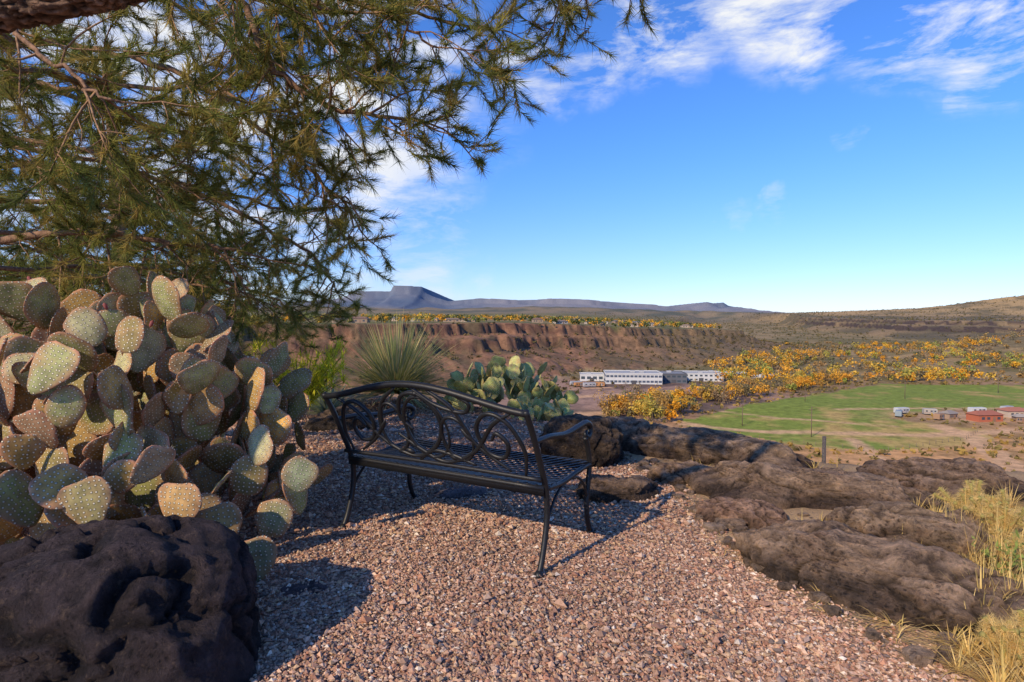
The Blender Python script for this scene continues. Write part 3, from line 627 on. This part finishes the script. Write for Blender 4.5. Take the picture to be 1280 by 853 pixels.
a.build('side_frames',M_metal,parent=bench)
a=Acc()
tube(a,[back(s,1) for s in np.linspace(0,1,41)],.0175,8,BC)
tube(a,[back(s,0.06) for s in np.linspace(0,1,21)],.012,8,BC)
a.build('backrest_rails',M_metal,parent=bench)
a=Acc()
def bcv(P,r_=.0085,n=9):
    Q=smooth_pts([(s,t,0) for s,t in P],n); pts=[back(q[0],q[1]) for q in Q]; R=np.interp(np.arange(len(pts)),[0,len(pts)*.15,len(pts)*.85,len(pts)-1],[.6,1,1,.6])*r_*1.2
    tube(a,pts,R,7,BC)
def ell(c,rx,ry,ang=0,a0=0,a1=6.2832,n=20):
    return [(c[0]+rx*math.cos(t)*math.cos(ang)-ry*math.sin(t)*math.sin(ang)*.45,c[1]+rx*math.cos(t)*math.sin(ang)*2.2+ry*math.sin(t)*math.cos(ang)) for t in np.linspace(a0,a1,n)]
bcv([(.06,.10),(.045,.45),(.09,.80),(.17,.86),(.235,.62),(.21,.34),(.14,.30),(.11,.50),(.15,.62),(.18,.50)],.010)
bcv([(.07,.95),(.16,.72),(.27,.30),(.42,.12),(.55,.30),(.60,.62),(.54,.88),(.44,.86),(.40,.62),(.45,.46)],.010)
bcv([(.12,.12),(.26,.42),(.32,.78),(.42,.96)],.009)
bcv([(.94,.10),(.955,.45),(.91,.80),(.83,.86),(.765,.62),(.79,.34),(.86,.30),(.89,.50),(.85,.62),(.82,.50)],.010)
bcv([(.93,.95),(.84,.72),(.73,.30),(.58,.10),(.46,.22),(.36,.40)],.010)
bcv([(.88,.12),(.74,.42),(.68,.78),(.58,.96)],.009)
bcv([(.5,.97),(.60,.80),(.72,.78),(.76,.92),(.70,.98)],.009)
bcv(ell((.52,.50),.105,.36),.0085)
bcv(ell((.66,.42),.07,.26,.0),.0085)
bcv(ell((.345,.48),.07,.30,.0),.0085)
bcv([(.44,.08),(.52,.22),(.62,.20),(.72,.12)],.010)
for (s,t,ds,dt) in [(.26,.42,.05,.15),(.74,.42,-.05,.15),(.60,.2,.05,-.05),(.42,.16,-.05,.05),(.5,.9,.04,.0)]:
    P=[back(s+ds*k,t+dt*k) for k in np.linspace(0,1,7)]; tube(a,P,[.004,.011,.015,.016,.013,.008,.003],6,BC)
a.build('backrest_scrollwork',M_metal,parent=bench)
a=Acc()
def seatw(v): return .425-.028*math.sin(math.pi*min(1,v/.56))
def strap(u0,v0,u1,v1):
    n=8; du,dv=u1-u0,v1-v0; l=math.hypot(du,dv); nx,ny=-dv/l*.009,du/l*.009
    Vt=[]
    for k in range(n+1):
        t=k/n; u=u0+du*t; v=v0+dv*t; w=seatw(v)+.002*(1 if dv*du>0 else -1)
        Vt+=[bp(u+nx,v+ny,w),bp(u-nx,v-ny,w),bp(u-nx,v-ny,w-.0035),bp(u+nx,v+ny,w-.0035)]
    q=[]
    for k in range(n):
        b=4*k
        for j in range(4): q.append([b+j,b+(j+1)%4,b+4+(j+1)%4,b+4+j])
    a.add(Vt,q,None,BC)
D=.565
k=-D
while k<BL:
    for sgn in (1,-1):
        u0,u1=k,k+D; v0,v1=0.,D
        if u0<0: v0=-u0; u0=0
        if u1>BL: v1=D-(u1-BL); u1=BL
        if u1-u0>.03:
            if sgn<0: strap(BL-u0,v0,BL-u1,v1)
            else: strap(u0,v0,u1,v1)
    k+=.052
a.build('seat',M_metal,parent=bench)
a=Acc()
for v_,r_ in ((.0,.013),(.57,.015)):
    tube(a,bl([(u,v_,.412) for u in np.linspace(0,BL,9)]),r_,8,BC)
box(a,bp(BL/2,-.004,.40),(BL,.008,.05),math.atan2(U[1],U[0]),BC)
box(a,bp(BL/2,.575,.40),(BL,.008,.05),math.atan2(U[1],U[0]),BC)
a.build('seat_rails',M_metal,parent=bench)

# ---------------------------------------------------------------- distant trees
def dtrees(acc,xs,ys,zs,hs,ws,n,ls,cols,trunkc=(.2,.15,.11)):
    for x,y,z,h,wd,col in zip(xs,ys,zs,hs,ws,cols):
        nl=random.randint(4,7); lob=rng.normal(0,.26,(nl,3))*wd; lob[:,2]=h*rng.uniform(.32,.82,nl); lr=wd*rng.uniform(.22,.38,nl)
        idx=rng.integers(0,nl,n); d=rng.normal(0,1,(n,3)); d/=np.linalg.norm(d,axis=1)[:,None]; c=lob[idx]+d*(lr[idx]*rng.uniform(.5,1.1,n))[:,None]; c[:,2]=np.maximum(c[:,2],h*.06)
        t1=rng.normal(0,1,(n,3)); t1/=np.linalg.norm(t1,axis=1)[:,None]; t2=np.cross(t1,rng.normal(0,1,(n,3))); t2/=np.linalg.norm(t2,axis=1)[:,None]
        s=ls*rng.uniform(.6,1.3,(n,1)); c=c+np.array([x,y,z])
        V=np.stack([c-t1*s,c+t2*s*.7,c+t1*s,c-t2*s*.7],1).reshape(-1,3)
        cl=np.array(col)*rng.uniform(.55,1.25,(n,1)); acc.add(V,np.arange(4*n).reshape(-1,4),None,np.repeat(cl,4,0))
    P=np.stack([np.stack([xs,ys,zs-.3],1),np.stack([xs,ys,zs+hs*.3],1),np.stack([xs,ys,zs+hs*.6],1)],1); tubes(acc,P,hs*.025,hs*.01,trunkc,4)
YE=[(.86,.48,.055),(.80,.38,.04),(.68,.44,.08),(.84,.42,.06),(.55,.43,.09),(.52,.31,.09),(.36,.38,.09)]
BR=[(.36,.25,.14),(.44,.27,.11),(.32,.23,.12),(.48,.31,.11),(.24,.20,.10),(.29,.24,.14),(.20,.20,.09)]
n=130; t=rng.random(n)**.85; x=np.interp(t,[0,.25,.6,1],[44,80,148,240])+rng.normal(0,8,n)-4; y=np.interp(t,[0,.25,.6,1],[238,276,330,400])+rng.normal(0,9,n)
x=np.concatenate([x,rng.normal(60,14,24)]); y=np.concatenate([y,rng.normal(248,8,24)])
k=~inpoly(x+1,y-3,FIELD); x=x[k];y=y[k]; h=rng.uniform(3.5,10.5,len(x)); a=Acc()
dtrees(a,x,y,terrain(x,y),h,h*.86,240,.46,[random.choice(YE if random.random()<.7 else BR) for _ in x]); a.build('cottonwood_trees',M_dist,smooth=False)
n=4200; y=388+600*rng.random(n)**1.1; x=rng.uniform(.34,1.25,n)*y; z,I1=terrain(x,y,True); dn=f2(x,y,60,3,77); strip=np.abs(f2(x,y,150,2,78))
yel=(strip<.07)|(dn>.27)|((y<430)&(dn>.1))
k=(I1['m1']<=3)&((yel&(rng.random(n)<.55))|(rng.random(n)<.22)); x,y,z,yel=x[k],y[k],z[k],yel[k]
h=np.where(yel,rng.uniform(4.5,10.5,len(x)),rng.uniform(1.6,4.5,len(x))); a=Acc()
dtrees(a,x,y,z,h,h*np.where(yel,.95,1.5),64,.8,[random.choice(YE if (b_ and random.random()<.7) or random.random()<.07 else BR) for b_ in yel]); a.build('riverside_trees',M_dist,smooth=False)
GN=[(.09,.11,.04),(.12,.14,.045),(.15,.16,.055)]
n=9000; x=rng.uniform(-330,900,n); y=rng.uniform(400,1500,n); z,I1=terrain(x,y,True)
k=(I1['dd']>108)&(I1['m1']>20)&(rng.random(n)<np.exp(-(I1['d1']-100)/380)); x,y,z=x[k][:820],y[k][:820],z[k][:820]; h=rng.uniform(3.5,9,len(x)); a=Acc()
dtrees(a,x,y,z,h,h*.95,46,.95,[random.choice(YE) if random.random()<.5 else random.choice(GN) for _ in x]); a.build('mesa_town_trees',M_dist,smooth=False)
a=Acc()
def shrubs(x,y,z,s,n,pal):
    m_=len(x); s=s[:,None,None]; c=rng.normal(0,.5,(m_,n,3))*s+np.stack([x,y,z],1)[:,None]+np.array([0,0,.4])*s; t1=rng.normal(0,.5,(m_,n,3))*s; t2=rng.normal(0,.5,(m_,n,3))*s
    cl=np.array(pal)[rng.integers(0,len(pal),m_)]; a.add(np.stack([c-t1,c+t2,c+t1,c-t2],2).reshape(-1,3),np.arange(m_*n*4).reshape(-1,4),None,np.repeat(cl,n*4,0))
xs=rng.uniform(-320,620,9000); ys=rng.uniform(240,1000,9000); zs,I2=terrain(xs,ys,True); k=(I2['d1']>-60)&(I2['dd']<100); shrubs(xs[k],ys[k],zs[k],rng.uniform(.5,1.5,k.sum()),8,[(.11,.09,.045),(.15,.12,.055),(.22,.16,.07)])
xs=rng.uniform(400,2600,6000); ys=rng.uniform(900,3000,6000); zs=terrain(xs,ys); shrubs(xs,ys,zs,rng.uniform(1,2.6,6000),6,[(.14,.12,.06),(.18,.145,.07)])
xs=rng.uniform(40,340,3000); ys=rng.uniform(150,390,3000); k=(~inpoly(xs,ys,FIELD))&~((abs(xs-65)<60)&(ys>295)&(ys<375)); zs=terrain(xs,ys); shrubs(xs[k],ys[k],zs[k],rng.uniform(.3,1.0,k.sum()),8,[(.16,.13,.05),(.42,.28,.08),(.26,.2,.07)])
a.build('desert_shrubs',M_dist,smooth=False)
tick('far trees')

# ---------------------------------------------------------------- buildings
def block(name,x,y,w,d,h,rot,wall=(.58,.575,.55),roof=(.36,.355,.34),floors=3,bays=12,parent=None,win=(.05,.07,.09),wf=.5):
    z=tz(x,y)-.3; e=parent or empty(name); cr,sr=math.cos(rot),math.sin(rot)
    def wp(lx,ly,lz): return (x+lx*cr-ly*sr,y+lx*sr+ly*cr,z+lz)
    W_=Acc(); box(W_,wp(0,0,h/2),(w,d,h),rot,wall)
    for lx,ly,ww,dd_ in ((0,-d/2-.01,w+.5,.4),(0,d/2+.01,w+.5,.4),(-w/2-.01,0,.4,d-.5),(w/2+.01,0,.4,d-.5)): box(W_,wp(lx,ly,h+.25),(ww,dd_,.7),rot,tuple(c*.95 for c in wall))
    W_.build('walls',M_paint,smooth=False,parent=e)
    R2=Acc(); box(R2,wp(0,0,h+.06),(w-.8,d-.8,.1),rot,roof)
    for k in range(max(1,int(w/14))): box(R2,wp(random.uniform(-.38,.38)*w,random.uniform(-.25,.25)*d,h+.7),(3,2.2,1.2),rot,(.4,.4,.4))
    R2.build('roof',M_paint,smooth=False,parent=e)
    G=Acc(); fh=h/floors
    for f_ in range(floors):
        for b_ in range(bays):
            lx=-w/2+w*(b_+.5)/bays; box(G,wp(lx,-d/2-.03,fh*(f_+.55)),(w/bays*wf*1.3,.1,fh*.4),rot,win)
        nb=max(2,int(bays*d/w))
        for b_ in range(nb):
            ly=-d/2+d*(b_+.5)/nb
            for sg in (-1,1): box(G,wp(sg*(w/2+.03),ly,fh*(f_+.55)),(.1,d/nb*wf*1.2,fh*.4),rot,win)
    box(G,wp(0,-d/2-.05,1.3),(3,.12,2.6),rot,(.08,.08,.09))
    G.build('windows_and_doors',M_paint,smooth=False,parent=e)
    return e
block('school_building',80,378,36,22,6.8,-.10,floors=2,bays=14,wf=.6,win=(.08,.10,.14))
block('school_building',108,385,17,20,6.2,-.10,wall=(.12,.125,.14),roof=(.25,.25,.25),floors=2,bays=5)
block('school_building',132,402,30,18,5.6,-.10,floors=2,bays=9,wf=.4)
block('school_building',55,392,16,12,4.6,-.10,floors=1,bays=4)
block('warehouse',165,428,20,9,3.6,-.1,floors=1,bays=5)
def house(x,y,w,d,h,rot,wall,roof,name='house',z=None):
    z=(tz(x,y) if z is None else z)-.2; e=empty(name); cr,sr=math.cos(rot),math.sin(rot)
    def wp(lx,ly,lz): return (x+lx*cr-ly*sr,y+lx*sr+ly*cr,z+lz)
    a=Acc(); box(a,wp(0,0,h/2),(w,d,h),rot,wall); a.build('walls',M_paint,smooth=False,parent=e)
    a=Acc(); o_=.5; rh=h*.5
    V=[wp(-w/2-o_,-d/2-o_,h+.02),wp(w/2+o_,-d/2-o_,h+.02),wp(w/2+o_,d/2+o_,h+.02),wp(-w/2-o_,d/2+o_,h+.02),wp(-w/2+d*.3,0,h+rh),wp(w/2-d*.3,0,h+rh)]
    a.add(V,[[0,1,5,4],[2,3,4,5],[3,2,1,0]],[[1,2,5],[3,0,4]],roof); a.build('roof',M_paint,smooth=False,parent=e)
    a=Acc()
    for lx in (-.32,-.1,.32): box(a,wp(lx*w,-d/2-.03,h*.55),(w*.12,.08,h*.35),rot,(.06,.07,.09))
    box(a,wp(.13*w,-d/2-.03,h*.36),(1.1,.08,h*.7),rot,(.25,.15,.1)); a.build('windows_and_door',M_paint,smooth=False,parent=e)
n=3000; x=rng.uniform(-230,560,n); y=rng.uniform(430,1100,n); z,I1=terrain(x,y,True)
k=(I1['dd']>125)&(I1['m1']>20)&(rng.random(n)<np.exp(-(I1['d1']-130)/260))
for hx,hy,hz in list(zip(x[k],y[k],z[k]))[:42]:
    house(float(hx),float(hy),random.uniform(10,16),random.uniform(8,11),random.uniform(2.6,3.8),random.uniform(-.5,.5),random.choice([(.36,.26,.18),(.42,.33,.25),(.48,.42,.35),(.30,.21,.15)]),random.choice([(.22,.13,.09),(.25,.18,.13),(.17,.155,.145),(.30,.22,.16)]),z=float(hz))
house(197,236,11,6,3,.1,(.42,.13,.07),(.36,.13,.08),'barn')
house(216,244,9,6,2.8,.0,(.5,.4,.3),(.4,.16,.1),'barn')
house(232,232,8,5,2.8,.2,(.45,.3,.2),(.4,.35,.3),'barn')
house(186,241,5,4,2.4,.3,(.36,.25,.17),(.28,.24,.2),'shed')
house(209,233,4,3,2.2,-.2,(.3,.2,.14),(.35,.3,.25),'shed')
def trailer(x,y,l,rot,col,name='camper_trailer'):
    z=tz(x,y); e=empty(name); cr,sr=math.cos(rot),math.sin(rot)
    def wp(lx,ly,lz): return (x+lx*cr-ly*sr,y+lx*sr+ly*cr,z+lz)
    a=Acc(); box(a,wp(0,0,1.55),(l,2.4,2.0),rot,col); box(a,wp(0,0,2.66),(l-.1,2.3,.2),rot,col,.93); box(a,wp(0,0,.5),(l*.96,2.1,.1),rot,(.1,.1,.1)); box(a,wp(-l/2-.6,0,.55),(1.2,.15,.1),rot,(.08,.08,.08))
    a.build('body',M_paint,smooth=False,parent=e)
    a=Acc()
    for lx in (-.3,.05,.33): box(a,wp(lx*l,-1.22,1.8),(l*.14,.05,.6),rot,(.05,.06,.08))
    box(a,wp(l*.2,-1.22,1.4),(.7,.05,1.7),rot,(.3,.3,.3)); box(a,wp(0,-1.22,1.05),(l*.98,.04,.15),rot,(.3,.15,.1)); a.build('windows_and_door',M_paint,smooth=False,parent=e)
    a=Acc()
    for lx in (-.45,.45):
        for sy in (-1,1): tube(a,[wp(lx,sy*1.0,.36),wp(lx,sy*1.2,.36)],.36,12,(.03,.03,.03))
    a.build('wheels',M_paint,smooth=False,parent=e)
for (x,y,l,r_,c_) in [(172,250,6,.2,(.5,.5,.48)),(183,248,5,-.3,(.42,.38,.32)),(207,252,7,.1,(.55,.55,.53)),(222,254,6,.4,(.4,.4,.4)),(240,250,8,.05,(.6,.6,.6)),(246,236,6,-.2,(.5,.46,.4)),
                      (166,243,4.5,.9,(.25,.3,.32)),(178,236,4,.5,(.36,.22,.13))]: trailer(x,y,l,r_,c_)
for k in range(6): trailer(random.uniform(150,205),random.uniform(405,430),random.uniform(7,12),random.uniform(-.3,.3),(.6,.6,.59),'cargo_trailer')
for k in range(5): trailer(random.uniform(20,70),random.uniform(350,368),random.uniform(5,8),random.uniform(-.5,.5),random.choice([(.4,.4,.4),(.45,.22,.08),(.5,.42,.1)]),'cargo_trailer')
def pole(name,x,y,h,r_,cross=True,col=(.16,.11,.08),seg=8):
    z=tz(x,y); a=Acc(); tube(a,[(x,y,z-.3),(x,y,z+h*.5),(x,y,z+h)],[r_,r_*.92,r_*.8],seg,col)
    if cross: box(a,(x,y-r_,z+h*.9),(2.2,.14,.14),0,col)
    a.build(name,M_bark)
pole('fence_post',5.0,9.05,tz(5.0,9.05)*-1-.62,.036,False,(.10,.085,.08))
for x,y,h in [(108,204,11),(92,226,9),(208,300,9),(283,330,9),(150,290,8),(60,300,9)]: pole('utility_pole',x,y,h,.16)
a=Acc()
FP=np.array([(88,201),(104,186),(120,180),(160,199),(176,213)],float)
for p0,p1 in zip(FP[:-1],FP[1:]):
    m_=int(np.hypot(*(p1-p0))/3.5)
    for k in range(m_):
        q0=p0+(p1-p0)*k/m_; z=tz(*q0); tube(a,[(q0[0],q0[1],z-.2),(q0[0],q0[1],z+1.3)],.07,5,(.2,.15,.11))
a.build('field_fence',M_bark)

# ---------------------------------------------------------------- camera, light, sky
cam=bpy.data.cameras.new('camera'); co=bpy.data.objects.new('camera',cam); sc.collection.objects.link(co); sc.camera=co
co.location=(0,0,1.22); co.rotation_euler=(math.radians(88.03),0,0); cam.lens=20; cam.sensor_width=36; cam.clip_start=.05; cam.clip_end=30000
AZ,EL=-138,31
S=Vector((math.sin(math.radians(AZ))*math.cos(math.radians(EL)),math.cos(math.radians(AZ))*math.cos(math.radians(EL)),math.sin(math.radians(EL))))
ld=bpy.data.lights.new('sun','SUN'); ld.energy=4.5; ld.angle=math.radians(.7); ld.color=(1,.82,.58); lo=bpy.data.objects.new('sun',ld); sc.collection.objects.link(lo); lo.rotation_euler=S.to_track_quat('Z','Y').to_euler(); lo.location=(-5,5,10)
w=bpy.data.worlds.new('World'); sc.world=w; w.use_nodes=True; nt=w.node_tree; nt.nodes.clear(); L=nt.links.new
out=N(nt,'ShaderNodeOutputWorld'); bg=N(nt,'ShaderNodeBackground'); bg.inputs['Strength'].default_value=.15
sky=N(nt,'ShaderNodeTexSky',sky_type='NISHITA'); sky.sun_disc=False; sky.sun_elevation=math.radians(EL); sky.sun_rotation=math.radians(AZ); sky.air_density=1.0; sky.dust_density=.2; sky.ozone_density=2.0
tc=N(nt,'ShaderNodeTexCoord')
sx=N(nt,'ShaderNodeSeparateXYZ'); L(tc.outputs['Generated'],sx.inputs[0])
el=N(nt,'ShaderNodeMapRange',interpolation_type='SMOOTHSTEP'); el.inputs[1].default_value=-.05; el.inputs[2].default_value=.33; L(sx.outputs['Z'],el.inputs[0])
tn=N(nt,'ShaderNodeMix',data_type='RGBA'); L(el.outputs[0],tn.inputs[0]); tn.inputs[6].default_value=(.66,.74,1.10,1); tn.inputs[7].default_value=(.46,.84,1.5,1)
hs=N(nt,'ShaderNodeVectorMath',operation='MULTIPLY'); L(tn.outputs[2],hs.inputs[1]); L(sky.outputs[0],hs.inputs[0])
wn=N(nt,'ShaderNodeTexNoise'); wn.inputs['Scale'].default_value=7; wn.inputs['Detail'].default_value=5; wn.inputs['Roughness'].default_value=.6; L(tc.outputs['Generated'],wn.inputs[0])
ws=N(nt,'ShaderNodeVectorMath',operation='SUBTRACT'); L(wn.outputs['Color'],ws.inputs[0]); ws.inputs[1].default_value=(.5,.5,.5)
wm=N(nt,'ShaderNodeVectorMath',operation='MULTIPLY_ADD'); L(ws.outputs[0],wm.inputs[0]); wm.inputs[1].default_value=(.28,.1,.09); L(tc.outputs['Generated'],wm.inputs[2])
nz=N(nt,'ShaderNodeVectorMath',operation='NORMALIZE'); L(wm.outputs[0],nz.inputs[0])
mp=N(nt,'ShaderNodeMapping'); mp.inputs['Scale'].default_value=(1.5,1.6,4.6); mp.inputs['Rotation'].default_value=(0,math.radians(-16),0); L(tc.outputs['Generated'],mp.inputs[0])
cn=N(nt,'ShaderNodeTexNoise'); cn.inputs['Scale'].default_value=4.2; cn.inputs['Detail'].default_value=11; cn.inputs['Roughness'].default_value=.62; cn.inputs['Distortion'].default_value=.3; L(mp.outputs[0],cn.inputs[0])
cr=N(nt,'ShaderNodeMapRange'); cr.inputs[1].default_value=.43; cr.inputs[2].default_value=.62; L(cn.outputs[0],cr.inputs[0])
blobs=[(690,95,3,.8),(740,60,4,1.),(830,30,4.5,1.1),(930,15,4.5,1.1),(1010,42,3.6,1.1),(1080,50,3,.9),(1140,30,4.5,1.1),(1240,25,5.5,1.2),(1195,123,1.3,.9),(975,255,1.6,.35),(925,272,1.2,.25),(1070,168,1.0,.3),(540,347,4,.5),(490,298,2.5,.5),(340,130,16,1.1),(120,60,16,1.)]
tot=None
for px,py,rd,am in blobs:
    d=Vector(((px-640)/711,1,(402-py)/711)).normalized()
    dp=N(nt,'ShaderNodeVectorMath',operation='DOT_PRODUCT'); L(nz.outputs[0],dp.inputs[0]); dp.inputs[1].default_value=d
    r_=N(nt,'ShaderNodeMapRange',interpolation_type='SMOOTHSTEP'); r_.inputs[1].default_value=math.cos(math.radians(rd*1.4)); r_.inputs[2].default_value=math.cos(math.radians(rd*.2)); r_.inputs[4].default_value=am; L(dp.outputs['Value'],r_.inputs[0])
    if tot is None: tot=r_.outputs[0]
    else:
        mxx=N(nt,'ShaderNodeMath',operation='MAXIMUM'); L(tot,mxx.inputs[0]); L(r_.outputs[0],mxx.inputs[1]); tot=mxx.outputs[0]
ml=N(nt,'ShaderNodeMath',operation='MULTIPLY'); ml.use_clamp=True; L(tot,ml.inputs[0]); L(cr.outputs[0],ml.inputs[1])
mx=N(nt,'ShaderNodeMix',data_type='RGBA'); L(ml.outputs[0],mx.inputs[0]); L(hs.outputs[0],mx.inputs[6]); mx.inputs[7].default_value=(6.0,6.15,6.4,1)
L(mx.outputs[2],bg.inputs['Color']); L(bg.outputs[0],out.inputs['Surface'])
tick('done')
